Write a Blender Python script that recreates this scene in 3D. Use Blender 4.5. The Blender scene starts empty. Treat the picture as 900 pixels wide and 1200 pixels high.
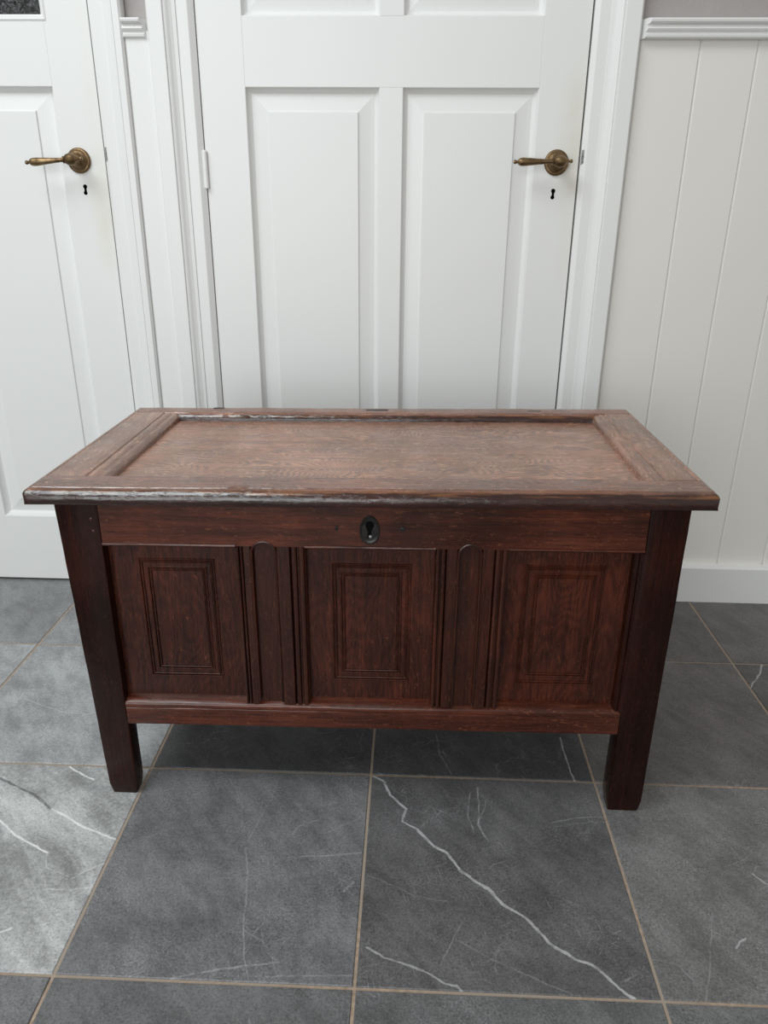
import bpy, bmesh, math, random
from mathutils import Vector, Matrix, noise
random.seed(7)
scn = bpy.context.scene
C = scn.collection

# ------------------------------------------------------------------ camera
# metres; x runs along the wall, y into the wall, z up
F_PX, PITCH, YAW, ROLL = 874.713, 0.3813267, 0.0350473, 0.0087130
CAM = Vector((0.457181, -0.672712, 0.941696))
fwd = Vector((-math.sin(YAW)*math.cos(PITCH), math.cos(YAW)*math.cos(PITCH), -math.sin(PITCH)))
rgt = fwd.cross(Vector((0, 0, 1))).normalized()
upv = rgt.cross(fwd)
R_ = rgt*math.cos(ROLL) + upv*math.sin(ROLL)
U_ = upv*math.cos(ROLL) - rgt*math.sin(ROLL)
cd = bpy.data.cameras.new('camera')
cam = bpy.data.objects.new('camera', cd); C.objects.link(cam)
cd.sensor_fit = 'VERTICAL'; cd.sensor_height = 36.0; cd.lens = F_PX/1200*36.0
cd.clip_start = 0.02
cam.matrix_world = Matrix(((R_.x, U_.x, -fwd.x, CAM.x), (R_.y, U_.y, -fwd.y, CAM.y),
                           (R_.z, U_.z, -fwd.z, CAM.z), (0, 0, 0, 1)))
scn.camera = cam

# ------------------------------------------------------------------ light
vs = scn.view_settings
vs.view_transform = 'Standard'; vs.look = 'None'; vs.gamma = 1.0; vs.use_curve_mapping = False
vs.exposure = 0.0
scn.cycles.use_denoising = True
scn.cycles.max_bounces = 8
w = bpy.data.worlds.new('world'); scn.world = w; w.use_nodes = True
bg = w.node_tree.nodes['Background']
bg.inputs[0].default_value = (1.0, 0.965, 0.92, 1); bg.inputs[1].default_value = 0.38

def area(name, loc, target, sx, sy, power, col):
    l = bpy.data.lights.new(name, 'AREA'); l.shape = 'RECTANGLE'; l.size = sx; l.size_y = sy
    l.energy = power; l.color = col
    o = bpy.data.objects.new(name, l); C.objects.link(o); o.location = loc
    o.rotation_euler = (Vector(target)-Vector(loc)).to_track_quat('-Z', 'Y').to_euler()
    return o
# daylight falling through the roof window above and left of the photographer
area('skylight', (-1.05, -0.55, 2.95), (0.0, 0.6, 0.3), 1.8, 1.2, 50, (0.92, 0.985, 1.0))
# added soft fill from behind the camera, lifts the wall and chest front
area('rear_fill', (-0.5, -2.7, 1.25), (0.6, 1.1, 0.2), 2.0, 1.9, 48, (0.93, 0.985, 1.0))

# ------------------------------------------------------------------ node helpers
class NT:
    def __init__(s, name):
        s.m = bpy.data.materials.new(name); s.m.use_nodes = True
        s.t = s.m.node_tree; s.b = s.t.nodes['Principled BSDF']
    def n(s, typ, **kw):
        o = s.t.nodes.new(typ)
        for k, v in kw.items(): setattr(o, k, v)
        return o
    def put(s, sock, v):
        if hasattr(v, 'is_linked') or isinstance(v, bpy.types.NodeSocket): s.t.links.new(v, sock)
        else: sock.default_value = v
    def math(s, op, a, b=None, c=None, clamp=False):
        o = s.n('ShaderNodeMath', operation=op, use_clamp=clamp)
        s.put(o.inputs[0], a)
        if b is not None: s.put(o.inputs[1], b)
        if c is not None: s.put(o.inputs[2], c)
        return o.outputs[0]
    def vmath(s, op, a, b=None, scale=None):
        o = s.n('ShaderNodeVectorMath', operation=op)
        s.put(o.inputs[0], a)
        if b is not None: s.put(o.inputs[1], b)
        if scale is not None: s.put(o.inputs[3], scale)
        return o.outputs['Value'] if op in ('LENGTH', 'DISTANCE', 'DOT_PRODUCT') else o.outputs[0]
    def noise(s, vec, scale, detail=2.0, rough=0.5, dist=0.0, col=False):
        o = s.n('ShaderNodeTexNoise'); s.put(o.inputs['Vector'], vec)
        o.inputs['Scale'].default_value = scale; o.inputs['Detail'].default_value = detail
        o.inputs['Roughness'].default_value = rough; o.inputs['Distortion'].default_value = dist
        return o.outputs['Color' if col else 'Fac']
    def ramp(s, f, stops, interp='LINEAR'):
        o = s.n('ShaderNodeValToRGB'); s.put(o.inputs[0], f); cr = o.color_ramp; cr.interpolation = interp
        while len(cr.elements) < len(stops): cr.elements.new(0.5)
        for e, (p, c) in zip(cr.elements, stops):
            e.position = p; e.color = c if len(c) == 4 else (*c, 1)
        return o.outputs[0]
    def sstep(s, v, a, b, lo=0.0, hi=1.0):
        o = s.n('ShaderNodeMapRange', interpolation_type='SMOOTHSTEP'); s.put(o.inputs[0], v)
        for i, q in ((1, a), (2, b), (3, lo), (4, hi)): o.inputs[i].default_value = q
        return o.outputs[0]
    def mix(s, f, a, b, mode='MIX'):
        o = s.n('ShaderNodeMix', data_type='RGBA', blend_type=mode)
        s.put(o.inputs[0], f); s.put(o.inputs[6], a if not isinstance(a, tuple) else (*a[:3], 1))
        s.put(o.inputs[7], b if not isinstance(b, tuple) else (*b[:3], 1))
        return o.outputs[2]
    def objpos(s): return s.n('ShaderNodeTexCoord').outputs['Object']
    def worldpos(s): return s.n('ShaderNodeNewGeometry').outputs['Position']
    def rnd(s): return s.n('ShaderNodeObjectInfo').outputs['Random']
    def mapv(s, vec, scale=(1, 1, 1), loc=(0, 0, 0), rot=(0, 0, 0)):
        if any(rot):                                # turn first, then stretch
            r = s.n('ShaderNodeMapping'); s.put(r.inputs[0], vec); r.inputs[2].default_value = rot; vec = r.outputs[0]
        o = s.n('ShaderNodeMapping'); s.put(o.inputs[0], vec)
        o.inputs[1].default_value = loc; o.inputs[3].default_value = scale
        return o.outputs[0]
    def bump(s, h, strength, dist=0.001, normal=None):
        o = s.n('ShaderNodeBump'); o.inputs['Strength'].default_value = strength
        o.inputs['Distance'].default_value = dist; s.put(o.inputs['Height'], h)
        if normal is not None: s.t.links.new(normal, o.inputs['Normal'])
        return o.outputs[0]
    def set(s, **kw):
        for k, v in kw.items(): s.put(s.b.inputs[k.replace('_', ' ')], v)

# ------------------------------------------------------------------ materials
def paint(name, base, rough=0.38, brush=(1, 1, 1), strength=0.12, stain=None):
    t = NT(name); p = t.worldpos()
    br = t.noise(t.mapv(p, brush), 1.0, 4, 0.6)
    big = t.noise(p, 2.5, 2)
    col = t.mix(t.math('MULTIPLY', big, 0.35), base, tuple(c*0.93 for c in base))
    if stain:                                       # yellowed paint handled near the lock edge
        for (sx, sz, rx, rz, amt) in stain:
            d = t.vmath('LENGTH', t.mapv(p, (1/rx, 0, 1/rz), (-sx/rx, 0, -sz/rz)))
            m = t.math('MULTIPLY', t.sstep(d, 0.1, 1.0, 1, 0), t.noise(p, 22, 3))
            col = t.mix(t.math('MULTIPLY', m, amt, clamp=True), col, (0.62, 0.55, 0.36))
    t.set(Base_Color=col, Roughness=rough, Normal=t.bump(br, strength, 0.0006))
    t.b.inputs['Specular IOR Level'].default_value = 0.4
    return t.m
WHITE = (0.80, 0.80, 0.79)
M = {}
M['trim_paint'] = paint('white_trim_paint', WHITE, 0.33, (90, 90, 4))
M['door_v'] = paint('white_door_paint_upright_brush', WHITE, 0.36, (160, 160, 5), 0.18,
                    [(0.79, 1.10, 0.045, 0.20, 0.45), (0.80, 1.0, 0.03, 0.4, 0.2), (-0.245, 0.93, 0.04, 0.16, 0.45), (-0.24, 1.1, 0.03, 0.4, 0.18)])
M['door_h'] = paint('white_door_paint_level_brush', WHITE, 0.36, (5, 160, 160), 0.18)
M['board_paint'] = paint('white_board_paint', (0.79, 0.765, 0.725), 0.42, (70, 70, 4), 0.1)

t = NT('plaster_paint'); p = t.worldpos()
t.set(Base_Color=t.mix(t.noise(p, 30, 3), (0.40, 0.365, 0.36), (0.35, 0.32, 0.317)), Roughness=0.8,
      Normal=t.bump(t.noise(p, 140, 4, 0.7), 0.5, 0.002)); M['plaster'] = t.m

t = NT('aged_brass'); p = t.objpos()
n1 = t.noise(p, 60, 4)
t.set(Base_Color=t.ramp(n1, [(0.3, (0.10, 0.062, 0.030)), (0.55, (0.22, 0.145, 0.075)), (0.75, (0.31, 0.215, 0.12))]),
      Metallic=0.9, Roughness=t.sstep(n1, 0.3, 0.7, 0.5, 0.34)); M['brass'] = t.m
t = NT('dark_keyhole'); t.set(Base_Color=(0.004, 0.004, 0.004, 1), Roughness=0.9); t.b.inputs['Specular IOR Level'].default_value = 0.05; M['black'] = t.m
t = NT('worn_steel'); p = t.objpos()
t.set(Base_Color=t.ramp(t.noise(p, 200, 3), [(0.35, (0.16, 0.16, 0.16)), (0.65, (0.42, 0.42, 0.42))]), Metallic=0.6, Roughness=0.5); M['steel'] = t.m
t = NT('dark_iron'); p = t.objpos()
n1 = t.noise(p, 90, 4)
t.set(Base_Color=t.ramp(n1, [(0.3, (0.008, 0.007, 0.0068)), (0.7, (0.026, 0.022, 0.020))]), Metallic=0.3, Roughness=0.36,
      Normal=t.bump(n1, 0.4, 0.001)); M['iron'] = t.m
t = NT('figured_dark_glass'); p = t.worldpos()
n1 = t.noise(p, 75, 3, 0.6, 1.0)
t.set(Base_Color=t.ramp(n1, [(0.4, (0.012, 0.013, 0.014)), (0.75, (0.03, 0.03, 0.032))]), Roughness=0.16, Transmission_Weight=0.35,
      Normal=t.bump(n1, 0.8, 0.004)); M['glass'] = t.m

t = NT('sand_grout'); p = t.worldpos()
dirt = t.noise(p, 4.0, 4, 0.6)
worn = t.sstep(dirt, 0.42, 0.62)                       # greyer where dirt has settled in patches
colg = t.ramp(t.noise(p, 120, 4), [(0.3, (0.30, 0.215, 0.155)), (0.7, (0.48, 0.37, 0.28))])
t.set(Base_Color=t.mix(worn, (0.37, 0.305, 0.245), colg), Roughness=0.9, Normal=t.bump(t.noise(p, 500, 2), 0.4, 0.001)); M['grout'] = t.m

def wood(name, axis, tone=1.0, red=1.0, figure=0.0, rough=0.30, spec=0.4, worn=0.0, even=0.0, bl=1.0):  # worn: worn arris, plus light put into colour (pale top, dark front)
    """dark oiled oak, grain running along axis"""
    t = NT(name)
    off = t.vmath('SCALE', t.n('ShaderNodeCombineXYZ').outputs[0], scale=1.0)
    cmb = t.n('ShaderNodeCombineXYZ'); r = t.rnd()
    t.put(cmb.inputs[0], t.math('MULTIPLY', r, 7.3)); t.put(cmb.inputs[1], t.math('MULTIPLY', r, 3.1)); t.put(cmb.inputs[2], t.math('MULTIPLY', r, 5.7))
    p = t.vmath('ADD', t.objpos(), cmb.outputs[0])
    def st(a, b):
        s = [b, b, b]; s['xyz'.index(axis)] = a; return t.mapv(p, tuple(s))
    broad = t.noise(p, 5.5, 3, 0.55)
    band = t.noise(st(4, 75), 1.0, 5, 0.65, 0.3)
    pores = t.noise(st(22, 620), 1.0, 3, 0.7)
    streak = t.noise(st(9, 260), 1.0, 3, 0.6, 0.2)
    fig = t.noise(st(3.2, 10.0), 1.0, 2, 0.4)
    rings = t.math('FRACT', t.math('MULTIPLY', fig, 30.0 if figure < 0.5 else 60.0))
    rings = t.sstep(t.math('ABSOLUTE', t.math('SUBTRACT', rings, 0.5)), 0.0, 0.5)
    fleck = t.noise(st(60, 210), 1.0, 3, 0.7, 1.6)
    v = t.math('ADD', t.math('MULTIPLY', band, 0.36), t.math('ADD', t.math('MULTIPLY', broad, 0.40), t.math('MULTIPLY', streak, 0.24)))
    if figure: v = t.math('ADD', t.math('MULTIPLY', v, 1-figure*0.22), t.math('MULTIPLY', rings, figure*0.20))
    k = tone
    col = t.ramp(v, [(0.34-even, (0.016*k, 0.0054*k/red, 0.0032*k*bl/red)), (0.50, (0.050*k, 0.0158*k/red, 0.0088*k*bl/red)), (0.66+even, (0.115*k, 0.035*k/red, 0.0175*k*bl/red))])
    col = t.mix(t.math('MULTIPLY', t.sstep(pores, 0.52, 0.68), 0.75), col, (0.009*k, 0.0036*k/red, 0.0026*k/red))
    col = t.mix(t.math('MULTIPLY', t.sstep(fleck, 0.57, 0.70), 0.55), col, (0.17*k, 0.068*k/red, 0.032*k*bl/red))
    blot = t.noise(p, 9, 3)
    col = t.mix(t.math('MULTIPLY', t.sstep(blot, 0.55, 0.75), 0.5-3*even), col, (0.014*k, 0.0065*k/red, 0.005*k/red))
    h = t.math('ADD', t.math('MULTIPLY', pores, -0.7), t.math('MULTIPLY', streak, 0.7))
    if figure: h = t.math('ADD', h, t.math('MULTIPLY', rings, 0.15))
    nrm = t.bump(h, 0.25, 0.0008)
    nrm = t.bump(t.noise(p, 24, 2), 0.2, 0.003, nrm)
    if worn:                                         # light put into colour: top face pale, front face dark; orange worn arris
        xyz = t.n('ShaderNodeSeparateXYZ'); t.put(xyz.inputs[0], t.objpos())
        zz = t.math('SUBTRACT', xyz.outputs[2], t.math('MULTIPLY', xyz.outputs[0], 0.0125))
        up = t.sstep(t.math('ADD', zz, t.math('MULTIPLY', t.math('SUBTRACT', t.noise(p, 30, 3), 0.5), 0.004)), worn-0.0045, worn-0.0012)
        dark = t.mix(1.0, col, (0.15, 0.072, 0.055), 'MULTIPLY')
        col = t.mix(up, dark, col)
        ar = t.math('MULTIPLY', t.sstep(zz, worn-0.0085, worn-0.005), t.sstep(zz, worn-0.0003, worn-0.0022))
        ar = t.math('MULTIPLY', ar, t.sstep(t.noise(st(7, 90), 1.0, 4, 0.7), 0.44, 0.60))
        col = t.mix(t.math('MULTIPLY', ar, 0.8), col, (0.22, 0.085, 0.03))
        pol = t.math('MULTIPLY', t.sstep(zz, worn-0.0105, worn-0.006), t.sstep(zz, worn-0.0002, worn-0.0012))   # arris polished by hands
    if worn: nrm = t.bump(t.sstep(t.noise(st(55, 200), 1.0, 3, 0.7), 0.50, 0.62), 0.22, 0.0009, nrm)
    rg = t.sstep(t.noise(p, 16, 4), 0.3, 0.7, rough-0.07, rough+0.08)
    if worn: rg = t.math('SUBTRACT', rg, t.math('MULTIPLY', pol, 0.11))
    t.set(Base_Color=col, Roughness=rg, Normal=nrm)
    t.b.inputs['Specular IOR Level'].default_value = spec
    return t.m
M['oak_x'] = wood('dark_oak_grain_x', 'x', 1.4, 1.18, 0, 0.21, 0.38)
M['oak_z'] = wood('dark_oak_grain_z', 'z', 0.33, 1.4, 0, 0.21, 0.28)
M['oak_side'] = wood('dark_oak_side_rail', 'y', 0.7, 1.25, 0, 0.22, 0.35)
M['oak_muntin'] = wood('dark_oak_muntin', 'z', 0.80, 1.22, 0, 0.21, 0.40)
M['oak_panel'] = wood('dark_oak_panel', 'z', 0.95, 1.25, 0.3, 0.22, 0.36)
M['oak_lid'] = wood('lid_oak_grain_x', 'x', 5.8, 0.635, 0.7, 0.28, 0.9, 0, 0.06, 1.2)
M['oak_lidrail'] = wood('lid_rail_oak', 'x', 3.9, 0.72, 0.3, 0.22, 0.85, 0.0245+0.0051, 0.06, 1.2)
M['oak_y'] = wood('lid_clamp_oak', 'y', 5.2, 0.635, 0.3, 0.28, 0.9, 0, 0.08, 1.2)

def slate(name, base, veins=(), light=False):
    """honed stone; veins are lists of (x, y) in metres with a half width and a strength"""
    t = NT(name); p = t.worldpos()
    rr = t.rnd(); cmb = t.n('ShaderNodeCombineXYZ')
    t.put(cmb.inputs[0], t.math('MULTIPLY', rr, 13.0)); t.put(cmb.inputs[1], t.math('MULTIPLY', rr, 29.0))
    q = t.vmath('ADD', p, cmb.outputs[0])
    cloud = t.noise(q, 9, 5, 0.6, 0.3)
    fine = t.noise(q, 130, 4, 0.7)
    tone = t.math('ADD', 0.87, t.math('MULTIPLY', rr, 0.26))
    lo = tuple(c*0.62 for c in base); hi = tuple(c*1.42 for c in base)
    if light:
        st = t.noise(t.mapv(q, (6, 26, 1), rot=(0, 0, 0.75)), 1.0, 5, 0.65, 0.6)
        v = t.math('ADD', t.math('MULTIPLY', st, 0.6), t.math('MULTIPLY', cloud, 0.4))
        lo = tuple(c*0.42 for c in base); hi = tuple(c*1.45 for c in base)
    else:
        st = t.noise(t.mapv(q, (14, 42, 1), rot=(0, 0, 0.9)), 1.0, 4, 0.6, 0.5)
        v = t.math('ADD', t.math('MULTIPLY', cloud, 0.6), t.math('MULTIPLY', st, 0.4))
    v = t.math('ADD', t.math('MULTIPLY', v, 0.72), t.math('MULTIPLY', fine, 0.28))
    col = t.mix(t.sstep(v, 0.34, 0.66), lo, hi)
    col = t.mix(1.0, col, t.math('MULTIPLY', tone, 1.0), 'MULTIPLY')
    # rubbed flecks, scratches
    patch = t.sstep(t.noise(q, 11, 4, 0.6), 0.42, 0.66)
    grit = t.noise(q, 330, 3, 0.75)
    col = t.mix(t.math('MULTIPLY', t.sstep(grit, 0.50, 0.75), t.math('ADD', 0.22, t.math('MULTIPLY', patch, 0.38))), col, tuple(min(0.6, c*2.6+0.05) for c in base))
    col = t.mix(t.math('MULTIPLY', t.sstep(grit, 0.50, 0.30), 0.85), col, tuple(c*0.45 for c in base))
    spk = t.sstep(t.noise(q, 210, 2, 0.6), 0.70, 0.78)
    col = t.mix(t.math('MULTIPLY', spk, t.math('ADD', 0.15, t.math('MULTIPLY', patch, 0.45))), col, (0.40, 0.40, 0.41))
    for ang, sc, thr in ((0.5, 330, 0.70), (1.25, 360, 0.70), (-0.45, 340, 0.71), (2.2, 300, 0.71)):
        s1 = t.noise(t.mapv(q, (22, sc, 1), rot=(0, 0, ang)), 1.0, 2, 0.5, 0.5)
        m = t.math('MULTIPLY', t.sstep(s1, thr-0.05, thr+0.06), t.math('ADD', 0.06, t.math('MULTIPLY', patch, 0.5)))
        col = t.mix(m, col, (0.38, 0.38, 0.39))
    crk = t.n('ShaderNodeTexVoronoi', feature='DISTANCE_TO_EDGE'); crk.inputs['Scale'].default_value = 5.5
    t.put(crk.inputs['Vector'], t.vmath('ADD', q, t.vmath('SCALE', t.noise(q, 9, 3, col=True), scale=0.14)))
    ck = t.math('MULTIPLY', t.sstep(crk.outputs[0], 0.0, 0.009, 1, 0), t.sstep(t.noise(q, 5, 2), 0.50, 0.66))
    col = t.mix(t.math('MULTIPLY', ck, 0.22), col, (0.36, 0.36, 0.36))
    if veins:
        wob = t.vmath('SCALE', t.vmath('SUBTRACT', t.noise(p, 38, 4, 0.65, col=True), (0.5, 0.5, 0.5)), scale=0.008)
        pw = t.vmath('MULTIPLY', t.vmath('ADD', p, wob), (1, 1, 0))
        for pts, hw, strn, vc in veins:
            dmin = None
            for a, b in zip(pts, pts[1:]):
                A = (a[0], a[1], 0.0); d = (b[0]-a[0], b[1]-a[1], 0.0); L2 = d[0]**2 + d[1]**2
                ap = t.vmath('SUBTRACT', pw, A)
                h = t.math('DIVIDE', t.vmath('DOT_PRODUCT', ap, d), L2, clamp=True)
                proj = t.n('ShaderNodeVectorMath', operation='SCALE'); proj.inputs[0].default_value = d; t.put(proj.inputs[3], h)
                ds = t.vmath('DISTANCE', ap, proj.outputs[0])
                dmin = ds if dmin is None else t.math('MINIMUM', dmin, ds)
            wv = t.math('MULTIPLY', t.noise(p, 26, 3), 2*hw)
            e = t.math('SUBTRACT', dmin, wv)
            m = t.sstep(e, -0.0003, 0.0011, 1, 0)
            m = t.math('MULTIPLY', m, t.sstep(t.noise(p, 60, 4, 0.7), 0.34, 0.56, (0.45 if strn > 0.5 else 0.1)*strn, strn*(1.0 if strn > 0.5 else 0.75)))
            col = t.mix(m, col, vc)
    h = t.math('ADD', t.math('MULTIPLY', fine, 0.5), t.math('MULTIPLY', st, 0.8))
    t.set(Base_Color=col, Roughness=t.sstep(cloud, 0.3, 0.7, 0.36, 0.52), Normal=t.bump(h, 0.30, 0.0018))
    t.b.inputs['Specular IOR Level'].default_value = 0.42
    return t.m

# ------------------------------------------------------------------ mesh helpers
def link(name, me, mat, parent=None, base=None):
    o = bpy.data.objects.new(name, me); C.objects.link(o)
    if mat is not None and not me.materials: me.materials.append(M[mat] if isinstance(mat, str) else mat)
    if parent is not None: o.parent = parent
    return o
def wbase(o):
    b = Vector((0, 0, 0))
    while o is not None: b += o.location; o = o.parent
    return b
def obj(name, bm, mat, parent=None, smooth=False, origin=None):
    """link the bmesh (world coordinates) as one object; its origin goes to origin"""
    pb = wbase(parent) if parent is not None else Vector((0, 0, 0))
    org = Vector(origin) if origin is not None else pb
    bmesh.ops.translate(bm, verts=bm.verts, vec=-org)
    me = bpy.data.meshes.new(name); bm.to_mesh(me); bm.free()
    if smooth:
        for f in me.polygons: f.use_smooth = True
        me.set_sharp_from_angle(angle=math.radians(38))
    o = link(name, me, mat, parent); o.location = org - pb
    return o
def thing(name, loc, label, cat, kind=None, group=None):
    o = bpy.data.objects.new(name, None); C.objects.link(o); o.location = loc; o.empty_display_size = 0.1
    tag(o, label, cat, kind, group); return o
def tag(o, label, cat, kind=None, group=None):
    o['label'] = label; o['category'] = cat
    if kind: o['kind'] = kind
    if group: o['group'] = group
    return o
def box(bm, x0, x1, y0, y1, z0, z1, bev=0.0):
    r = bmesh.ops.create_cube(bm, size=1.0); vv = r['verts']
    for v in vv:
        v.co = Vector(((x0+x1)/2+v.co.x*(x1-x0), (y0+y1)/2+v.co.y*(y1-y0), (z0+z1)/2+v.co.z*(z1-z0)))
    if bev:
        es = list({e for v in vv for e in v.link_edges})
        bmesh.ops.bevel(bm, geom=es, offset=bev, segments=2, affect='EDGES', profile=0.6)
    return bm
def boxm(*a): return box(bmesh.new(), *a)
def rings(x0, x1, z0, z1, lst, fill=True, bm=None):
    """nested rectangles facing -y: lst of (inset, y)"""
    bm = bm or bmesh.new(); prev = None
    for ins, y in lst:
        cur = [bm.verts.new(q) for q in ((x0+ins, y, z0+ins), (x1-ins, y, z0+ins), (x1-ins, y, z1-ins), (x0+ins, y, z1-ins))]
        if prev:
            for k in range(4): bm.faces.new((prev[k], prev[(k+1) % 4], cur[(k+1) % 4], cur[k]))
        prev = cur
    if fill: bm.faces.new(prev)
    return bm
def sweep(axis, a, b, prof, n=1, jit=0.0, seed=0.0, bm=None, freq=9.0, warp=None):
    """closed 2-D profile swept straight along an axis; hand-made unevenness by jit.
       profile pairs: axis x -> (y, z); axis y -> (x, z); axis z -> (x, y)"""
    bm = bm or bmesh.new(); rows = []
    for s in (n if isinstance(n, list) else [a+(b-a)*i/n for i in range(n+1)]):
        row = []
        for k, (u, v) in enumerate(prof):
            P = Vector((s, u, v)) if axis == 'x' else Vector((u, s, v)) if axis == 'y' else Vector((u, v, s))
            if jit:
                q = P*freq + Vector((seed, seed*2.3, k*0.11))
                d = Vector((noise.noise(q), noise.noise(q+Vector((31, 0, 0))), noise.noise(q+Vector((0, 57, 0)))))
                q2 = P*freq*6 + Vector((seed, 3, k*0.4))
                d += 0.45*Vector((noise.noise(q2), noise.noise(q2+Vector((31, 0, 0))), noise.noise(q2+Vector((0, 57, 0)))))
                d['xyz'.index(axis)] = 0
                P = P + d*jit
            if warp: P = warp(P)
            row.append(bm.verts.new(P))
        rows.append(row)
    m = len(prof)
    for r0, r1 in zip(rows, rows[1:]):
        for k in range(m): bm.faces.new((r0[k], r0[(k+1) % m], r1[(k+1) % m], r1[k]))
    bm.faces.new(list(reversed(rows[0]))); bm.faces.new(rows[-1])
    bmesh.ops.recalc_face_normals(bm, faces=bm.faces)
    return bm
def rrect(u0, u1, v0, v1, r=0.003, seg=2):
    pts = []
    for cu, cv, a0 in ((u1-r, v1-r, 0), (u0+r, v1-r, 90), (u0+r, v0+r, 180), (u1-r, v0+r, 270)):
        for k in range(seg+1):
            a = math.radians(a0+90*k/seg); pts.append((cu+r*math.cos(a), cv+r*math.sin(a)))
    return pts
def lathe(prof, org, axis, seg=20, bm=None, flat=1.0):
    """profile of (distance along axis, radius)"""
    bm = bm or bmesh.new(); ax = Vector(axis).normalized()
    u = ax.cross(Vector((0, 0, 1))); u = u.normalized() if u.length > 0.1 else Vector((1, 0, 0)); v = ax.cross(u)
    rows = []
    for s, r in prof:
        r = max(r, 1e-5)
        rows.append([bm.verts.new(Vector(org)+ax*s+u*r*math.cos(2*math.pi*k/seg)+v*r*flat*math.sin(2*math.pi*k/seg)) for k in range(seg)])
    for r0, r1 in zip(rows, rows[1:]):
        for k in range(seg): bm.faces.new((r0[k], r0[(k+1) % seg], r1[(k+1) % seg], r1[k]))
    bm.faces.new(list(reversed(rows[0]))); bm.faces.new(rows[-1])
    bmesh.ops.recalc_face_normals(bm, faces=bm.faces)
    return bm
def tube(bm, path, r, seg=6):
    rows = []
    for i, P in enumerate(path):
        P = Vector(P); T = (Vector(path[min(i+1, len(path)-1)])-Vector(path[max(i-1, 0)])).normalized()
        u = T.cross(Vector((0, 1, 0))).normalized(); v = T.cross(u)
        rows.append([bm.verts.new(P+u*r*math.cos(2*math.pi*k/seg)+v*r*math.sin(2*math.pi*k/seg)) for k in range(seg)])
    for r0, r1 in zip(rows, rows[1:]):
        for k in range(seg): bm.faces.new((r0[k], r0[(k+1) % seg], r1[(k+1) % seg], r1[k]))
    bm.faces.new(list(reversed(rows[0]))); bm.faces.new(rows[-1])
    bmesh.ops.recalc_face_normals(bm, faces=bm.faces)
    return bm

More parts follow.
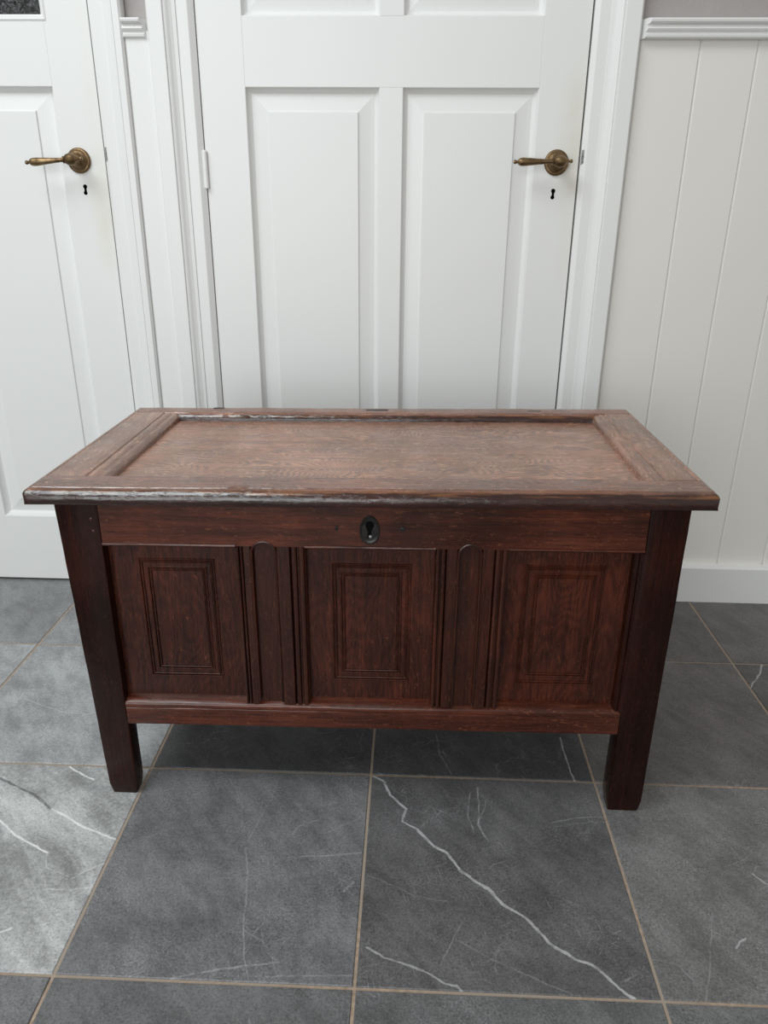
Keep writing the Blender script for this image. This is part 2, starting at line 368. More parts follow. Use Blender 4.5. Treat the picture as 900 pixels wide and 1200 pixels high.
# ------------------------------------------------------------------ floor
YW = 1.12                                            # face of the doors
T = 0.40; GW = 0.0046
floor = obj('floor', boxm(-2.4, 3.2, -2.4, 1.26, -0.05, -0.0018), 'grout')
tag(floor, 'floor of dark stone tiles with sand coloured joints', 'floor', 'structure')
V = (0.52, 0.52, 0.53)
VEINS = {
 'main': [([(0.4043,0.3976),(0.4244,0.3819),(0.4365,0.3509),(0.4646,0.3188),(0.4583,0.291),(0.4811,0.2763),(0.5096,0.2403),(0.5292,0.2295),(0.5498,0.1958),(0.5691,0.1776),(0.5894,0.1632),(0.6085,0.1368),(0.6354,0.1185),(0.6541,0.0948),(0.6667,0.0759),(0.683,0.0645),(0.6992,0.054),(0.7133,0.0494),(0.7262,0.0403),(0.7378,0.027),(0.7466,0.0151),(0.7643,0.0016)], 0.0017, 0.8, V),
   ([(0.4132,0.0593),(0.4373,0.0455),(0.4587,0.0394),(0.4818,0.0305),(0.4988,0.0236),(0.5181,0.0122),(0.534,0.0094),(0.5435,0.0002)], 0.001, 0.6, V),
   ([(0.5145,0.0385),(0.5337,0.0799),(0.5515,0.1103)], 0.0005, 0.3, V),
   ([(0.4059,0.1809),(0.4474,0.1623),(0.481,0.1441),(0.5269,0.1384)], 0.0005, 0.25, V),
   ([(0.5369,0.077),(0.5781,0.0519),(0.6402,0.0227),(0.6834,0.0033)], 0.0005, 0.3, V),
   ([(0.5765,0.3644),(0.5676,0.3118),(0.5761,0.2731)], 0.0006, 0.4, V),
   ([(0.5899,0.376),(0.5888,0.3229),(0.5845,0.2878),(0.5976,0.2535)], 0.0009, 0.45, V),
   ([(0.6032,0.3496),(0.5959,0.3181),(0.5853,0.2976),(0.5913,0.2643)], 0.0006, 0.35, V),
   ([(0.7077,0.3004),(0.7507,0.3123),(0.7999,0.3166)], 0.0005, 0.4, V),
   ([(0.7098,0.2908),(0.7557,0.3007),(0.8013,0.3067)], 0.0004, 0.3, V)],
 'pale': [([(-0.2089,0.2618),(-0.1779,0.2387),(-0.1454,0.2206),(-0.1017,0.2013)], 0.0013, 0.75, (0.88, 0.88, 0.87)),
   ([(-0.153,0.3971),(-0.1106,0.371),(-0.0925,0.3646)], 0.0013, 0.8, (0.88, 0.88, 0.87)),
   ([(-0.1377,0.2926),(-0.0989,0.2732),(-0.0676,0.256),(-0.0337,0.2424),(-0.0012,0.2308)], 0.0014, 0.8, (0.88, 0.88, 0.87)),
   ([(-0.2605,0.3602),(-0.2198,0.3408),(-0.1812,0.3239),(-0.1577,0.3061),(-0.1377,0.2926)], 0.0019, 0.85, (0.085,0.087,0.09)),
   ([(-0.1027,0.0595),(-0.0902,0.0668)], 0.001, 0.6, (0.88, 0.88, 0.87)),
   ([(-0.0417,0.1525),(-0.0263,0.1679),(-0.0037,0.1836)], 0.0006, 0.5, (0.88, 0.88, 0.87)),
   ([(-0.1017,0.2013),(-0.09,0.1715),(-0.0483,0.1574)], 0.0006, 0.4, (0.88, 0.88, 0.87)),
   ([(-0.0757,0.1314),(-0.0341,0.1348),(-0.0013,0.1389)], 0.0005, 0.4, (0.88, 0.88, 0.87))],
 'front': [([(0.2102,0.2242),(0.2208,0.1803),(0.229,0.1392),(0.2335,0.1007),(0.24,0.0646),(0.2508,0.0268),(0.2603,0.0016)], 0.0006, 0.42, V),
   ([(0.1568,0.0025),(0.1923,0.0113),(0.221,0.019),(0.2504,0.0248),(0.2655,0.0267)], 0.0007, 0.45, V),
   ([(0.2102,0.0161),(0.2471,0.0226),(0.2954,0.0317)], 0.0006, 0.4, V),
   ([(0.282,0.01),(0.3364,0.014),(0.3967,0.0171)], 0.0005, 0.35, V),
   ([(0.3011,0.2097),(0.3499,0.2159),(0.3944,0.2225)], 0.0007, 0.5, V),
   ([(0.3381,0.2626),(0.3623,0.2791),(0.3894,0.2979)], 0.0005, 0.3, V),
   ([(0.2786,0.2538),(0.2876,0.2725),(0.3209,0.2896)], 0.0006, 0.35, V),
   ([(0.3738,0.1483),(0.3852,0.1667)], 0.0012, 0.5, V),
   ([(0.3423,0.1444),(0.368,0.1659),(0.3972,0.1804)], 0.0005, 0.25, V),
   ([(0.15,0.3761),(0.1822,0.3221),(0.1945,0.2651)], 0.0006, 0.2, V),
   ([(0.2361,0.3659),(0.2249,0.3043),(0.2101,0.2359)], 0.0006, 0.22, V)],
 'under': [([(0.7616,0.5214),(0.7601,0.482),(0.7619,0.4546),(0.7624,0.4218),(0.766,0.3998)], 0.0011, 0.7, V),
   ([(0.5217,0.5197),(0.5255,0.4622),(0.5469,0.4059)], 0.0008, 0.35, V)],
 'right': [([(0.9251,0.0807),(0.9342,0.0913),(0.9437,0.0966)], 0.001, 0.7, V),
   ([(0.8554,0.005),(0.8724,0.0392),(0.9121,0.1369)], 0.0006, 0.3, V),
   ([(0.8026,0.0586),(0.8359,0.0503),(0.8513,0.0259)], 0.0006, 0.25, V),
   ([(1.0004,0.2097),(1.0151,0.1906)], 0.0011, 0.6, V)],
 'farright': [([(1.2654,0.8004),(1.2421,0.7583),(1.2118,0.7213),(1.1988,0.7026)], 0.0012, 0.7, V)],
 'left': [([(-0.3312,0.5923),(-0.282,0.5706),(-0.2326,0.5524),(-0.1689,0.5463)], 0.0007, 0.55, V),
   ([(-0.2934,0.4228),(-0.2557,0.4231)], 0.0006, 0.5, V)],
 'farleft': [([(-0.4415,0.7052),(-0.4162,0.7316),(-0.3995,0.792)], 0.0012, 0.5, V)],
}
DARK = (0.108, 0.106, 0.109)
slate_plain = slate('dark_slate', (0.135, 0.135, 0.138))
slate_mid = slate('left_lit_grey_slate', (0.235, 0.238, 0.243))  # lighter stone at left, the brighter light there partly put into its colour
slate_back = slate('dark_slate_row_by_wall', (0.120, 0.112, 0.113))
mats = {(-1, 0): slate('pale_grey_slate', (0.43, 0.435, 0.435), VEINS['pale'], True),
        (1, 0): slate('veined_dark_slate', DARK, VEINS['main']),
        (0, 0): slate('scratched_dark_slate', (0.150, 0.150, 0.155), VEINS['front']),
        (1, 1): slate('shade_dark_slate_veined', (0.070, 0.070, 0.073), VEINS['under']),  # this tile and the next: shade under the chest put into the base
        (0, 1): slate('shade_dark_slate', (0.070, 0.070, 0.073)),
        (2, 0): slate('slate_right', (0.150, 0.147, 0.147), VEINS['right']),
        (3, 1): slate('slate_by_baseboard', (0.105, 0.100, 0.101), VEINS['farright']),
        (-1, 1): slate('slate_by_left_foot', (0.29, 0.296, 0.302), VEINS['left']),  # this and the next: lighter stone, partly the brighter light at left
        (-2, 1): slate('slate_far_left', (0.29, 0.296, 0.302), VEINS['farleft'])}
tile_me = {}
def tile_mesh(mat, depth):
    key = (mat.name, depth)
    if key not in tile_me:
        bm = boxm(GW/2, T-GW/2, GW/2, depth-GW/2, -0.012, 0.0, 0.0)
        es = [e for e in bm.edges if all(v.co.z > -0.001 for v in e.verts)]
        bmesh.ops.bevel(bm, geom=es, offset=0.0012, segments=1, affect='EDGES')
        me = bpy.data.meshes.new('tile'); bm.to_mesh(me); bm.free(); me.materials.append(mat); tile_me[key] = me
    return tile_me[key]
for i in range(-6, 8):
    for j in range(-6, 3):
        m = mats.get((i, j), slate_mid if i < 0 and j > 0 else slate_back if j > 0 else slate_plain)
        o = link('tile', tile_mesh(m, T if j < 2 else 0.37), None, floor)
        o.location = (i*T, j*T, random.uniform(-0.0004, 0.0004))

# ------------------------------------------------------------------ back wall
YB = 1.112                                           # face of the wall boards
wall = obj('wall_back', boxm(-2.4, 3.2, 1.160, 1.26, 0, 2.7), 'plaster')
tag(wall, 'back wall, painted boards below a chair rail and grey plaster above', 'wall', 'structure')
bm = boxm(0.905, 3.2, 1.122, 1.162, 1.27, 2.7); obj('plaster', bm, 'plaster', wall)
bm = boxm(-0.150, -0.098, 1.122, 1.162, 1.27, 2.7); obj('plaster', bm, 'plaster', wall)
bm = boxm(-2.4, -1.12, 1.122, 1.162, 1.27, 2.7); obj('plaster', bm, 'plaster', wall)
def board(x0, x1, y=YB, mat='board_paint'):
    prof = [(x0, 1.161), (x0, y+0.0055), (x0+0.0052, y), (x1-0.0008, y), (x1, y+0.0012), (x1, 1.161)]
    obj('wall_board', sweep('z', 0.0, 1.285, prof), mat, wall)
xs = [0.905]+[1.029+0.116*k for k in range(19)]
for a, b in zip(xs, xs[1:]): board(a, b)
board(-0.1520, -0.0990, 1.1005, 'trim_paint')
xl = [-1.12-0.116*k for k in range(12)]
for a, b in zip(xl, xl[1:]): board(b, a)
# baseboard
prof = [(1.0885, 0.0), (1.0885, 0.0965), (1.0905, 0.0995), (1.0935, 0.1005), (1.1125, 0.1015), (1.1125, 0.0)]
bb = obj('baseboard_right', sweep('x', 0.907, 3.2, prof), 'trim_paint')
tag(bb, 'plain white baseboard below the boarded wall on the right', 'baseboard', 'structure')
bb = obj('baseboard_left', sweep('x', -2.4, -1.12, prof), 'trim_paint')
tag(bb, 'plain white baseboard left of the glazed door', 'baseboard', 'structure')
# chair rail, reeded, ends cut on a slant
RAIL = [(1.123, 1.272), (1.104, 1.272), (1.101, 1.274), (1.100, 1.278), (1.103, 1.2805), (1.1035, 1.283), (1.099, 1.2845), (1.0965, 1.288),
        (1.0975, 1.291), (1.101, 1.2925), (1.101, 1.2945), (1.095, 1.296), (1.0905, 1.299), (1.0895, 1.3025), (1.0925, 1.3055), (1.097, 1.3065), (1.123, 1.3065)]
def chair_rail(x0, x1, cut0, cut1):
    bm = bmesh.new(); rows = []
    for x, cut, sg in ((x0, cut0, 1), (x1, cut1, -1)):
        rows.append([bm.verts.new((x+sg*cut*(1.112-y), y-(0.007 if y < 1.11 else 0), z)) for y, z in RAIL])
    m = len(RAIL)
    for k in range(m): bm.faces.new((rows[0][k], rows[0][(k+1) % m], rows[1][(k+1) % m], rows[1][k]))
    bm.faces.new(rows[0]); bm.faces.new(rows[1]); bmesh.ops.recalc_face_normals(bm, faces=bm.faces)
    return bm
r = obj('trim_1', chair_rail(0.907, 3.2, 0.55, 0), 'trim_paint'); tag(r, 'long white reeded chair rail on the wall right of the panelled door', 'chair rail', 'structure')
r = obj('trim_2', chair_rail(-0.150, -0.100, 0, 0.55), 'trim_paint'); tag(r, 'short stub of white reeded chair rail between the two doors', 'chair rail', 'structure')

# door casings: profile measured outwards (u) from the door edge, y into the wall
def casing(e, s, width, z1=2.16, gap=0.0035):
    pr = [(gap, 1.165), (gap, 1.1165), (gap+0.002, 1.1150), (0.012, 1.1085), (0.0135, 1.1078), (0.036, 1.1072), (0.0372, 1.1045), (0.0385, 1.1045), (0.044, 1.1035),
          (0.050, 1.1005), (0.055, 1.0965), (0.0575, 1.0955), (0.0588, 1.0975), (0.0602, 1.0975), (0.0612, 1.0930), (0.0622, 1.0924), (width-0.0045, 1.0922), (width-0.0005, 1.0975), (width, 1.165)]
    return sweep('z', 0, z1, [(e+s*u, 1.12-(1.12-y)*0.95 if y < 1.12 else y) for u, y in pr])
def head(x0, x1, width):
    return boxm(x0-width, x1+width, 1.0955, 1.165, 2.035, 2.14, 0.002)
DL0, DL1 = -1.0405, -0.2285                          # left door
DC0, DC1 = -0.0040, 0.8080                           # centre door
def frame(n, d0, d1, wl, wr, label):
    root = thing(n, ((d0+d1)/2, YW, 0), label, 'door frame', 'structure')
    obj('casing', casing(d0, -1, wl, 2.036, 0.0015), 'trim_paint', root)
    o = obj('casing', casing(d1, 1, wr, 2.036), 'trim_paint', root)
    obj('head_casing', head(d0, d1, 0.07), 'trim_paint', root)
    return root
f1 = frame('trim_3', DL0, DL1, 0.075, 0.0775, 'white moulded frame of the glazed door at left')
f2 = frame('trim_4', DC0, DC1, 0.096, 0.097, 'white moulded frame of the panelled door behind the chest')
for fr, x in ((f1, DL1), (f2, DC1)):
    bm = bmesh.new()
    pts = [(x+0.0042, 1.040), (x+0.0118, 1.046), (x+0.0125, 1.062), (x+0.011, 1.071), (x+0.0042, 1.069)]
    a = [bm.verts.new((px, 1.1160-(px-x-0.0042)*0.85, pz)) for px, pz in pts]; b = [bm.verts.new((px, 1.1175-(px-x-0.0042)*0.8, pz)) for px, pz in pts]
    bm.faces.new(a); bm.faces.new(list(reversed(b)))
    for k in range(5): bm.faces.new((a[k], b[k], b[(k+1) % 5], a[(k+1) % 5]))
    bmesh.ops.recalc_face_normals(bm, faces=bm.faces)
    obj('strike_plate', bm, 'steel', fr)

# ------------------------------------------------------------------ doors
def door(n, x0, x1, glazed, label):
    root = thing(n, ((x0+x1)/2, YW+0.02, 0), label, 'door', 'structure')
    sw, zb, zm0, zm1, zt0 = 0.0955, 0.189, 1.187, 1.3155, 1.93
    cx = (x0+x1)/2; mh = 0.0245
    y0, y1 = YW, YW+0.038
    b = 0.0007
    for a, c in ((x0, x0+sw), (x1-sw, x1)): obj('stile', boxm(a, c, y0, y1, 0.006, 2.03, b), 'door_v', root)
    for a, c in ((0.006, zb), (zm0, zm1), (zt0, 2.03)): obj('rail', boxm(x0+sw, x1-sw, y0, y1, a, c, b), 'door_h', root)
    obj('muntin', boxm(cx-mh, cx+mh, y0, y1, zb, zm0, b), 'door_v', root)
    if not glazed: obj('muntin', boxm(cx-mh, cx+mh, y0, y1, zm1, zt0, b), 'door_v', root)
    op = [(x0+sw, cx-mh, zb, zm0), (cx+mh, x1-sw, zb, zm0)]
    if not glazed: op += [(x0+sw, cx-mh, zm1, zt0), (cx+mh, x1-sw, zm1, zt0)]
    for a, c, e, f in op:
        mo = rings(a, c, e, f, [(0, y0+0.03), (0, y0+0.0006), (0.0008, y0+0.0012), (0.0016, y0+0.0045), (0.0036, y0+0.0088), (0.0066, y0+0.0125), (0.0105, y0+0.0155), (0.0105, y0+0.03)], False)
        obj('panel_moulding', mo, 'trim_paint', root)
        pa = rings(a+0.0103, c-0.0103, e+0.0103, f-0.0103, [(0, y0+0.032), (0, y0+0.0155), (0.035, y0+0.0085), (0.0362, y0+0.0055), (0.0370, y0+0.0050)])
        obj('panel', pa, 'door_v', root)
    if glazed:
        a, c, e, f = x0+sw, x1-sw, zm1-0.0085, zt0
        # sloping glazing bead round the pane
        mo = rings(a-0.006, c+0.006, e, f, [(0, y0+0.03), (0, y0-0.001), (0.0025, y0-0.0022), (0.0125, y0+0.0075), (0.0125, y0+0.02)], False)
        obj('glazing_bead', mo, 'trim_paint', root)
        g = boxm(a, c, y0+0.014, y0+0.018, e+0.009, f-0.009); obj('glass_pane', g, 'glass', root)
    return root
d1 = door('door_1', DL0, DL1, True, 'white door at far left with dark glass above two raised panels')
d2 = door('door_2', DC0, DC1, False, 'white door with raised panels right behind the wooden chest')

def handle(root, x, z, droop):
    ro = lathe([(-0.002, 0.026), (0.002, 0.0262), (0.0045, 0.0255), (0.006, 0.0235), (0.0062, 0.0215), (0.0085, 0.0205), (0.0105, 0.018), (0.0115, 0.0145),
                (0.0120, 0.0140), (0.0145, 0.0130), (0.016, 0.0105), (0.020, 0.0078), (0.030, 0.0068), (0.036, 0.0072), (0.039, 0.0085)], (x, YW, z), (0, -1, 0), 28)
    r = obj('handle_rosette', ro, 'brass', root, True)
    o = Vector((x, YW-0.047, z)); ax = Vector((-1, -0.04, droop)).normalized()
    prof = [(-0.0265, 0.0), (-0.0262, 0.0028), (-0.0245, 0.0040), (-0.0225, 0.0040), (-0.0208, 0.0024), (-0.0190, 0.0030), (-0.0165, 0.0052), (-0.0130, 0.0066),
            (-0.0115, 0.0084), (-0.008, 0.0108), (-0.003, 0.0122), (0.002, 0.0122), (0.007, 0.0108), (0.0105, 0.0086), (0.0125, 0.0066), (0.0135, 0.0074), (0.0155, 0.0074),
            (0.0165, 0.0050), (0.020, 0.0044), (0.032, 0.0050), (0.048, 0.0062), (0.062, 0.0075), (0.073, 0.0084), (0.080, 0.0084), (0.0845, 0.0074), (0.0878, 0.0052),
            (0.0890, 0.0034), (0.0905, 0.0026), (0.0915, 0.0032), (0.0932, 0.0042), (0.0955, 0.0043), (0.0975, 0.0034), (0.0985, 0.0)]
    obj('lever', lathe(prof, o, ax, 16), 'brass', r, True)
def keyhole(root, x, z):
    bm = lathe([(-0.001, 0.0046), (0.0006, 0.0046)], (x, YW, z+0.0055), (0, -1, 0), 14)
    lathe([(-0.001, 0.0042), (0.0006, 0.0042)], (x-0.0006, YW, z-0.0075), (0, -1, 0), 12, bm)
    box(bm, x-0.0026, x+0.0026, YW-0.0006, YW+0.001, z-0.009, z+0.005)
    obj('keyhole', bm, 'black', root)
handle(d1, -0.286, 1.043, -0.075); keyhole(d1, -0.2805, 0.985)
handle(d2, 0.7605, 1.045, -0.02); keyhole(d2, 0.7590, 0.9835)
# painted hinge on the left edge of the middle door
for z0 in (0.988, 0.20, 1.75):
    hb = lathe([(0, 0.003), (0.001, 0.0052), (0.037, 0.0052), (0.0378, 0.0044), (0.0386, 0.0052), (0.075, 0.0050), (0.0772, 0.003)], (DC0-0.0005, YW-0.0045, z0), (0, 0, 1), 14)
    obj('hinge', hb, 'trim_paint', d2, True)

# ------------------------------------------------------------------ the chest
chest = thing('blanket_chest', (0.405, 0.55, 0.0), 'dark brown oak chest with three panels and a heavy lid standing on the stone floor', 'chest')
YF = 0.333                                           # front face
def lean(P):                                         # old frame: stands a touch higher to the right
    k = min(1.0, max(0.0, P.z/0.14)); return Vector((P.x, P.y, P.z+0.0098*P.x*k))
def leanlid(P): return Vector((P.x, P.y+0.004*(P.x-0.4), P.z+0.0125*P.x))
def cobj(name, bm, mat, parent=None, smooth=True, f=lean):
    for v in bm.verts: v.co = f(v.co)
    return obj(name, bm, mat, parent or chest, smooth)

def leg(xo_t, xo_b, xi, y0, y1, seed):
    bm = bmesh.new(); lo, hi = min(xo_t, xi), max(xo_t, xi)
    prof = rrect(0, 1, y0, y1, 0.0028)
    n = 26; rows = []
    for i in range(n+1):
        z = 0.548*i/n
        xo = xo_b+(xo_t-xo_b)*(z/0.548)**1.0
        a, b = (xo, xi) if xo < xi else (xi, xo)
        shrink = 0.003*max(0, 1-z/0.022)**2
        row = []
        for k, (u, y) in enumerate(rrect(a+shrink, b-shrink, y0+shrink, y1-shrink, 0.003)):
            P = Vector((u, y, z)); q = P*11+Vector((seed, k*.1, 0)); q2 = P*70+Vector((seed, 0, 0))
            d = 0.0008*noise.noise(q)+0.0005*noise.noise(q2)
            d2_ = 0.0006*noise.noise(q+Vector((9, 9, 9)))
            row.append(bm.verts.new(P+Vector((d, d2_, 0))))
        rows.append(row)
    m = len(rows[0])
    for r0, r1 in zip(rows, rows[1:]):
        for k in range(m): bm.faces.new((r0[k], r0[(k+1) % m], r1[(k+1) % m], r1[k]))
    bm.faces.new(list(reversed(rows[0]))); bm.faces.new(rows[-1])
    bmesh.ops.recalc_face_normals(bm, faces=bm.faces)
    return bm
cobj('leg', leg(-0.066, -0.049, -0.001, YF, 0.3665, 1.0), 'oak_z')
cobj('leg', leg(0.8615, 0.8615, 0.8045, YF-0.002, 0.371, 2.0), 'oak_z')
cobj('leg', leg(-0.060, -0.049, -0.005, 0.728, 0.764, 3.0), 'oak_z')
cobj('leg', leg(0.8600, 0.8600, 0.806, 0.728, 0.764, 4.0), 'oak_z')
# wooden pegs on the left front stile
for px, pz in ((-0.013, 0.517), (-0.012, 0.497)):
    cobj('peg', lathe([(-0.002, 0.003), (0.0006, 0.003), (0.0010, 0.0022)], (px, YF, pz), (0, -1, 0), 8), 'oak_x')

MUN = ((0.199, 0.305, 0.2415, 0.0200), (0.498, 0.608, 0.5505, 0.0185))     # x0, x1, arch centre, half width
ZT, ZB, ARCH = 0.4755, 0.194, 0.4845
# top rail with the arch heads cut into its lower edge
bm = bmesh.new(); out = [(-0.001, ZT)]
for x0, x1, cx, hw in MUN:
    zc = ARCH-hw
    a0 = math.asin((ZT-zc)/hw)
    for k in range(9):
        a = math.pi-a0-(math.pi-2*a0)*k/8; out.append((cx+hw*math.cos(a), zc+hw*math.sin(a)))
out += [(0.8045, ZT), (0.8045, 0.549), (-0.001, 0.549)]
fr = [bm.verts.new((x, YF+0.0012, z)) for x, z in out]; bk = [bm.verts.new((x, YF+0.030, z)) for x, z in out]
bm.faces.new(fr); bm.faces.new(list(reversed(bk)))
for k in range(len(out)): bm.faces.new((fr[k], bk[k], bk[(k+1) % len(out)], fr[(k+1) % len(out)]))
bmesh.ops.recalc_face_normals(bm, faces=bm.faces)
top_rail = cobj('front_top_rail', bm, 'oak_x', None, False)
# moulded lower lip of the top rail over each panel
for a, b, sd in ((-0.001, 0.2, 1.), (0.304, 0.499, 2.), (0.607, 0.8045, 3.)):
    pr = [(YF+0.019, 0.4765), (YF+0.003, 0.4790), (YF-0.0006, 0.4782), (YF-0.0016, 0.4762), (YF-0.0004, 0.4740), (YF+0.003, 0.4722), (YF+0.008, 0.4700), (YF+0.019, 0.4690)]
    cobj('rail_lip', sweep('x', a, b, pr, 24, 0.0005, sd), 'oak_x', top_rail)
# bottom rail: sloping ledge, a scratched line below it
pr = [(YF+0.028, 0.147), (YF+0.004, 0.147), (YF+0.0015, 0.1485), (YF+0.0006, 0.152), (YF+0.0008, 0.1795), (YF+0.0022, 0.1806), (YF+0.0022, 0.1818), (YF+0.0004, 0.1828), (YF-0.0002, 0.186),
      (YF+0.0008, 0.1895), (YF+0.003, 0.1915), (YF+0.016, 0.1975), (YF+0.028, 0.1975)]
cobj('front_bottom_rail', sweep('x', -0.001, 0.8045, pr, 60, 0.0007, 5.), 'oak_x')

# muntins with reeded sides and a round-headed sunk channel
def muntin(x0, x1, cx, hw, seed):
    y = YF
    def reeds(a, b, n):                              # rising from panel depth at a to the face at b
        p = [(a, y+0.0185), (a+(b-a)*0.04, y+0.0065)]
        for k in range(n):
            s0 = a+(b-a)*(0.06+0.94*k/n); s1 = a+(b-a)*(0.06+0.94*(k+1)/n); w_ = s1-s0
            p += [(s0+w_*0.06, y+0.0068), (s0+w_*0.18, y+0.0018), (s0+w_*0.45, y+0.0008), (s0+w_*0.72, y+0.0018), (s0+w_*0.90, y+0.0068)]
        return p
    wl = (cx-hw)-x0; wr = x1-(cx+hw)
    left = [(x0, y+0.024)]+reeds(x0, x0+wl*0.52, 2)+[(x0+wl*0.54, y+0.0012), (cx-hw-0.0006, y+0.0012), (cx-hw, y+0.0022), (cx-hw, y+0.024)]
    cobj_bm = sweep('z', ZB, ZT+0.0002, left, 22, 0.0004, seed)
    right = [(x1, y+0.024)]+reeds(x1, x1-wr*0.55, 2)+[(x1-wr*0.57, y+0.0012), (cx+hw+0.0006, y+0.0012), (cx+hw, y+0.0022), (cx+hw, y+0.024)]
    sweep('z', ZB, ZT+0.0002, right, 22, 0.0004, seed+1, cobj_bm)
    # sunk field of the channel
    box(cobj_bm, cx-hw-0.001, cx+hw+0.001, y+0.0085, y+0.024, ZB, ARCH+0.004)
    m = cobj('muntin', cobj_bm, 'oak_muntin')
    path = [(cx-hw+0.0016, y+0.0022, z) for z in [ZB+0.004+(ARCH-hw-ZB-0.004)*k/14 for k in range(15)]]
    path += [(cx-(hw-0.0016)*math.cos(math.pi*k/12), y+0.0022, ARCH-hw+(hw-0.0016)*math.sin(math.pi*k/12)) for k in range(1, 12)]
    path += [(cx+hw-0.0016, y+0.0022, z) for z in [ARCH-hw-(ARCH-hw-ZB-0.004)*k/14 for k in range(15)]]
    path = [(px+0.0004*noise.noise(Vector((px*40, pz*30, seed))), py, pz) for px, py, pz in path]
    cobj('arch_bead', tube(bmesh.new(), path, 0.0021, 8), 'oak_muntin', m)
for k, mm in enumerate(MUN): muntin(*mm, 10.*k+3)

# sunk panels with two scratched rectangles each
def front_panel(x0, x1, o, i, seed):
    y = YF+0.0175
    def groove(q, d=0.0014, wd=0.0044):
        return [(q, 0), (q+wd*0.25, -0.0014), (q+wd*0.42, -0.0012), (q+wd*0.6, d), (q+wd*0.85, d), (q+wd, 0.0)]
    bm = bmesh.new(); z0, z1 = 0.185, 0.486
    ox0, ox1, oz0, oz1 = o; ix0, ix1, iz0, iz1 = i
    seq = [((x0, x1, z0, z1), y+0.012), ((x0, x1, z0, z1), y)]
    for rect in (o, i):
        for off, d in groove(0.0):
            seq.append(((rect[0]+off, rect[1]-off, rect[2]+off, rect[3]-off), y+d))
        for off, d in groove(0.0050, 0.0010, 0.0030):
            seq.append(((rect[0]+off, rect[1]-off, rect[2]+off, rect[3]-off), y+d))
    prev = None
    for (a, b, c_, e), yy in seq:
        cur = [bm.verts.new(q) for q in ((a, yy, c_), (b, yy, c_), (b, yy, e), (a, yy, e))]
        if prev:
            for k in range(4): bm.faces.new((prev[k], prev[(k+1) % 4], cur[(k+1) % 4], cur[k]))
        prev = cur
    bm.faces.new(prev)
    cobj('panel', bm, 'oak_panel', None, False)
front_panel(-0.004, 0.203, (0.043, 0.162, 0.2335, 0.4465), (0.056, 0.149, 0.2470, 0.4330), 1)
front_panel(0.301, 0.502, (0.342, 0.464, 0.2325, 0.4425), (0.355, 0.450, 0.2460, 0.4285), 2)
front_panel(0.604, 0.808, (0.634, 0.757, 0.2315, 0.4440), (0.650, 0.745, 0.2460, 0.4300), 3)
# moulded inner edge of the right stile
pr = [(0.8055, YF-0.001), (0.8020, YF+0.0005), (0.8000, YF+0.0038), (0.7980, YF+0.0030), (0.7945, YF+0.0050), (0.7925, YF+0.0090), (0.7920, YF+0.0185), (0.8055, YF+0.0185)]
cobj('stile_moulding', sweep('z', 0.1915, ZT-0.003, pr, 18, 0.0004, 9.), 'oak_z')

# lock plate
lk = (0.4010, 0.5050)
bm = bmesh.new(); n = 28
def egg(a, s): return (lk[0]+0.0150*s*math.cos(a)*(1-0.08*math.sin(a)), lk[1]+0.0230*s*math.sin(a))
loops = []
for s, y in ((1.0, YF+0.003), (1.0, YF-0.0004), (0.93, YF-0.0016), (0.82, YF-0.0014), (0.76, YF-0.0006), (0.70, YF-0.0006)):
    loops.append([bm.verts.new((egg(2*math.pi*k/n, s)[0], y, egg(2*math.pi*k/n, s)[1])) for k in range(n)])
for r0, r1 in zip(loops, loops[1:]):
    for k in range(n): bm.faces.new((r0[k], r0[(k+1) % n], r1[(k+1) % n], r1[k]))
bm.faces.new(loops[-1]); bmesh.ops.recalc_face_normals(bm, faces=bm.faces)
plate = cobj('lock_plate', bm, 'iron')
bm = bmesh.new(); ko = [(0.0064*math.cos(a), 0.0085+0.0064*math.sin(a)) for a in [math.pi*(-0.12+1.24*k/14) for k in range(15)]]+[(-0.0026, -0.002), (-0.0034, -0.0125), (0.0034, -0.0125), (0.0026, -0.002)]
ka = [bm.verts.new((lk[0]+u, YF-0.0011, lk[1]+v)) for u, v in ko]; kb = [bm.verts.new((lk[0]+u, YF+0.001, lk[1]+v)) for u, v in ko]
bm.faces.new(ka); bm.faces.new(list(reversed(kb)))
for k in range(len(ko)): bm.faces.new((ka[k], kb[k], kb[(k+1) % len(ko)], ka[(k+1) % len(ko)]))
bmesh.ops.recalc_face_normals(bm, faces=bm.faces)
cobj('keyhole', bm, 'black', plate)
cobj('lock_pin', lathe([(-0.002, 0.0026), (0.0016, 0.0024), (0.0024, 0.0012)], (lk[0]+0.0012, YF-0.0006, lk[1]-0.0098), (0.15, -1, 0.2), 10), 'steel', plate)
for px, pz, w_, h_ in ((0.352, 0.5075, 0.0024, 0.0062), (0.449, 0.5075, 0.0045, 0.0055)):      # plugged nail scars beside the lock
    cobj('nail_scar', lathe([(-0.002, w_), (0.0011, w_*0.9), (0.0014, w_*0.4)], (px, YF+0.0006, pz), (0, -1, 0), 10, None, h_/w_*0.7), 'iron')

# sides, back and bottom
for x0, x1, nx in ((-0.046, -0.020, 'left'), (0.824, 0.850, 'right')):
    cobj('side_rail', sweep('y', 0.366, 0.729, rrect(x0, x1, 0.478, 0.548), 12, 0.0004, x0), 'oak_side')
    cobj('side_rail', sweep('y', 0.366, 0.729, rrect(x0, x1, 0.147, 0.200), 12, 0.0004, x1), 'oak_side')
    cobj('side_panel', boxm(x0+0.009, x0+0.017, 0.366, 0.729, 0.195, 0.482), 'oak_panel')
cobj('back_board', boxm(-0.006, 0.807, 0.738, 0.752, 0.150, 0.548), 'oak_x')
cobj('bottom_board', boxm(-0.018, 0.822, 0.362, 0.738, 0.158, 0.172), 'oak_x')

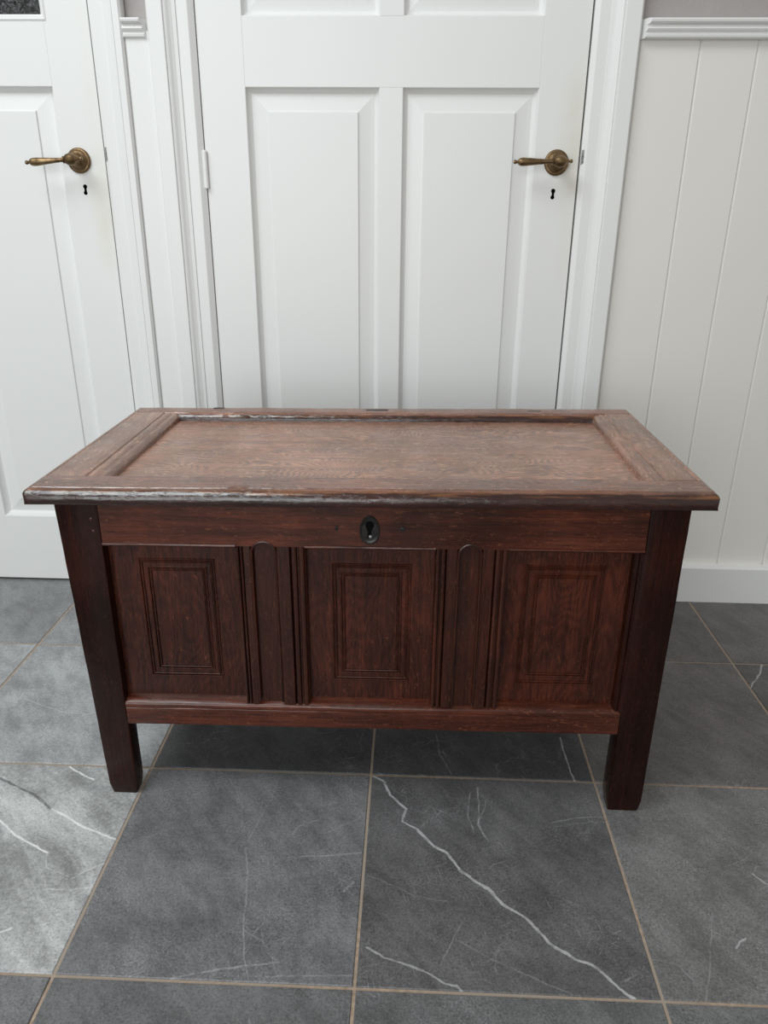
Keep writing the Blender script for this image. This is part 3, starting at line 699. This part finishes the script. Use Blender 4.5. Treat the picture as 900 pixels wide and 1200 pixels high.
# lid: front rail, back rail, two clamps with moulded inner edge, sunk panel
lid = thing('lid', (0, 0, 0), '', ''); del lid['label']; del lid['category']
lid.parent = chest; lid.location = (-0.007, -0.25, 0.549)
LX0, LX1, LY0, LY1, Z0, Z1 = -0.0955, 0.8895, 0.3035, 0.793, 0.5485, 0.5735
ENDS = [0, 0.0008, 0.0018, 0.003, 0.0045, 0.0065, 0.009, 0.0115, 0.0125]
def ztop(d):
    pts = [(-1, Z1-0.0125), (0, Z1-0.0125), (0.0008, Z1-0.0075), (0.0018, Z1-0.0052), (0.003, Z1-0.0034), (0.0045, Z1-0.0018), (0.0065, Z1-0.0008), (0.009, Z1), (9, Z1+0.01)]
    for (a, u), (b, v) in zip(pts, pts[1:]):
        if a <= d <= b: return u+(v-u)*(d-a)/(b-a)
def cornered(bm, r=0.009):                           # rounds the plan corners of the lid
    for v in bm.verts:
        v.co.z = min(v.co.z, ztop(min(v.co.x-LX0, LX1-v.co.x)))
        for cx, sx in ((LX0, 1), (LX1, -1)):
            for cy, sy in ((LY0, 1), (LY1, -1)):
                dx, dy = (v.co.x-cx)*sx, (v.co.y-cy)*sy
                if dx < r and dy < r:
                    ex, ey = r-max(dx, -0.002), r-max(dy, -0.002); L = math.hypot(ex, ey)
                    if L > r: v.co.x = cx+sx*(r-ex*r/L); v.co.y = cy+sy*(r-ey*r/L)
    return bm
def lobj(name, bm, mat): return cobj(name, cornered(bm), mat, lid, True, leanlid)
JY = 0.3665
pr = [(JY, Z0), (LY0+0.006, Z0), (LY0+0.0022, Z0+0.0018), (LY0+0.0006, Z0+0.006), (LY0, Z0+0.0105), (LY0+0.0012, Z0+0.0148), (LY0+0.0036, Z0+0.0188), (LY0+0.0070, Z0+0.0218), (LY0+0.0110, Z1-0.0010),
      (LY0+0.0140, Z1-0.0008), (LY0+0.0152, Z1-0.0019), (LY0+0.0166, Z1-0.0004), (LY0+0.030, Z1), (JY-0.001, Z1), (JY, Z1-0.001)]
xsn = [LX0+q for q in ENDS]+[LX0+0.012+(LX1-LX0-0.024)*k/150 for k in range(1, 150)]+[LX1-q for q in reversed(ENDS)]
lobj('lid_front_rail', sweep('x', LX0, LX1, pr, xsn, 0.0009, 21., None, 7.0), 'oak_lidrail')
BY = 0.7495
pr = [(LY1-0.001, Z0), (LY1, Z0+0.004), (LY1-0.0005, Z1-0.004), (LY1-0.004, Z1-0.0004), (BY+0.006, Z1), (BY+0.002, Z1-0.0008), (BY, Z1-0.003), (BY, Z0)]
lobj('lid_back_rail', sweep('x', LX0, LX1, pr, xsn, 0.0009, 33., None, 8.0), 'oak_lidrail')
pr = [(BY+0.0005, Z0), (BY+0.0005, Z1-0.0012), (BY-0.0035, Z1-0.0006), (BY-0.0075, Z1-0.0026), (BY-0.0100, Z1-0.0075), (BY-0.0125, Z1-0.0085), (BY-0.0140, Z1-0.0185), (BY-0.0140, Z0)]
lobj('lid_back_moulding', sweep('x', -0.004, 0.814, pr, 120, 0.0011, 35., None, 12.0), 'oak_lidrail')
def clamp(xo, s, mw, xi, seed):
    a = xi-s*mw                                      # where the moulding starts
    pr = [(xi, Z0), (xo+s*0.004, Z0), (xo+s*0.001, Z0+0.003), (xo, Z0+0.011), (xo+s*0.0015, Z1-0.006), (xo+s*0.005, Z1-0.0015), (xo+s*0.009, Z1-0.0004), (xo+s*0.0115, Z1-0.0016), (xo+s*0.0135, Z1-0.0002),
          (a-s*0.002, Z1), (a, Z1-0.0004), (a+s*0.0012, Z1-0.0022), (a+s*0.0030, Z1-0.0012), (a+s*mw*0.40, Z1-0.0008), (a+s*mw*0.52, Z1-0.0034), (a+s*mw*0.58, Z1-0.0018), (a+s*mw*0.78, Z1-0.0022),
          (a+s*mw*0.92, Z1-0.0055), (xi-s*0.0006, Z1-0.010), (xi, Z1-0.018)]
    lobj('lid_clamp', sweep('y', JY+0.0004, BY-0.0004, pr, 60, 0.0007, seed, None, 9.0), 'oak_y')
clamp(LX0, 1, 0.034, 0.006, 41.)
clamp(LX1, -1, 0.026, 0.806, 43.)
bm = bmesh.new(); nx, ny = 80, 36
g = [[bm.verts.new((-0.001+0.814*i/nx, JY-0.001+(BY-JY-0.010)*j/ny,
      Z1-0.0140+0.0008*noise.noise(Vector((i*0.13, j*0.22, 4.)))+0.0003*noise.noise(Vector((i*0.5, j*0.9, 8.))))) for j in range(ny+1)] for i in range(nx+1)]
for i in range(nx):
    for j in range(ny): bm.faces.new((g[i][j], g[i+1][j], g[i+1][j+1], g[i][j+1]))
box(bm, -0.001, 0.813, JY-0.001, BY-0.010, Z0+0.001, Z1-0.0157)
lobj('lid_panel', bm, 'oak_lid')
for px, py, hr in ((0.072, 0.787, 1.0), (0.391, 0.776, 1.9), (0.700, 0.772, 1.2)):               # old iron hinge nails in the back rail
    lobj('hinge_nail', lathe([(-0.003, 0.012*hr), (0.0008, 0.0115*hr), (0.0016, 0.006*hr), (0.0004, 0.004*hr)], (px, py, Z1), (0, 0, 1), 12, None, 0.36/hr), 'iron')
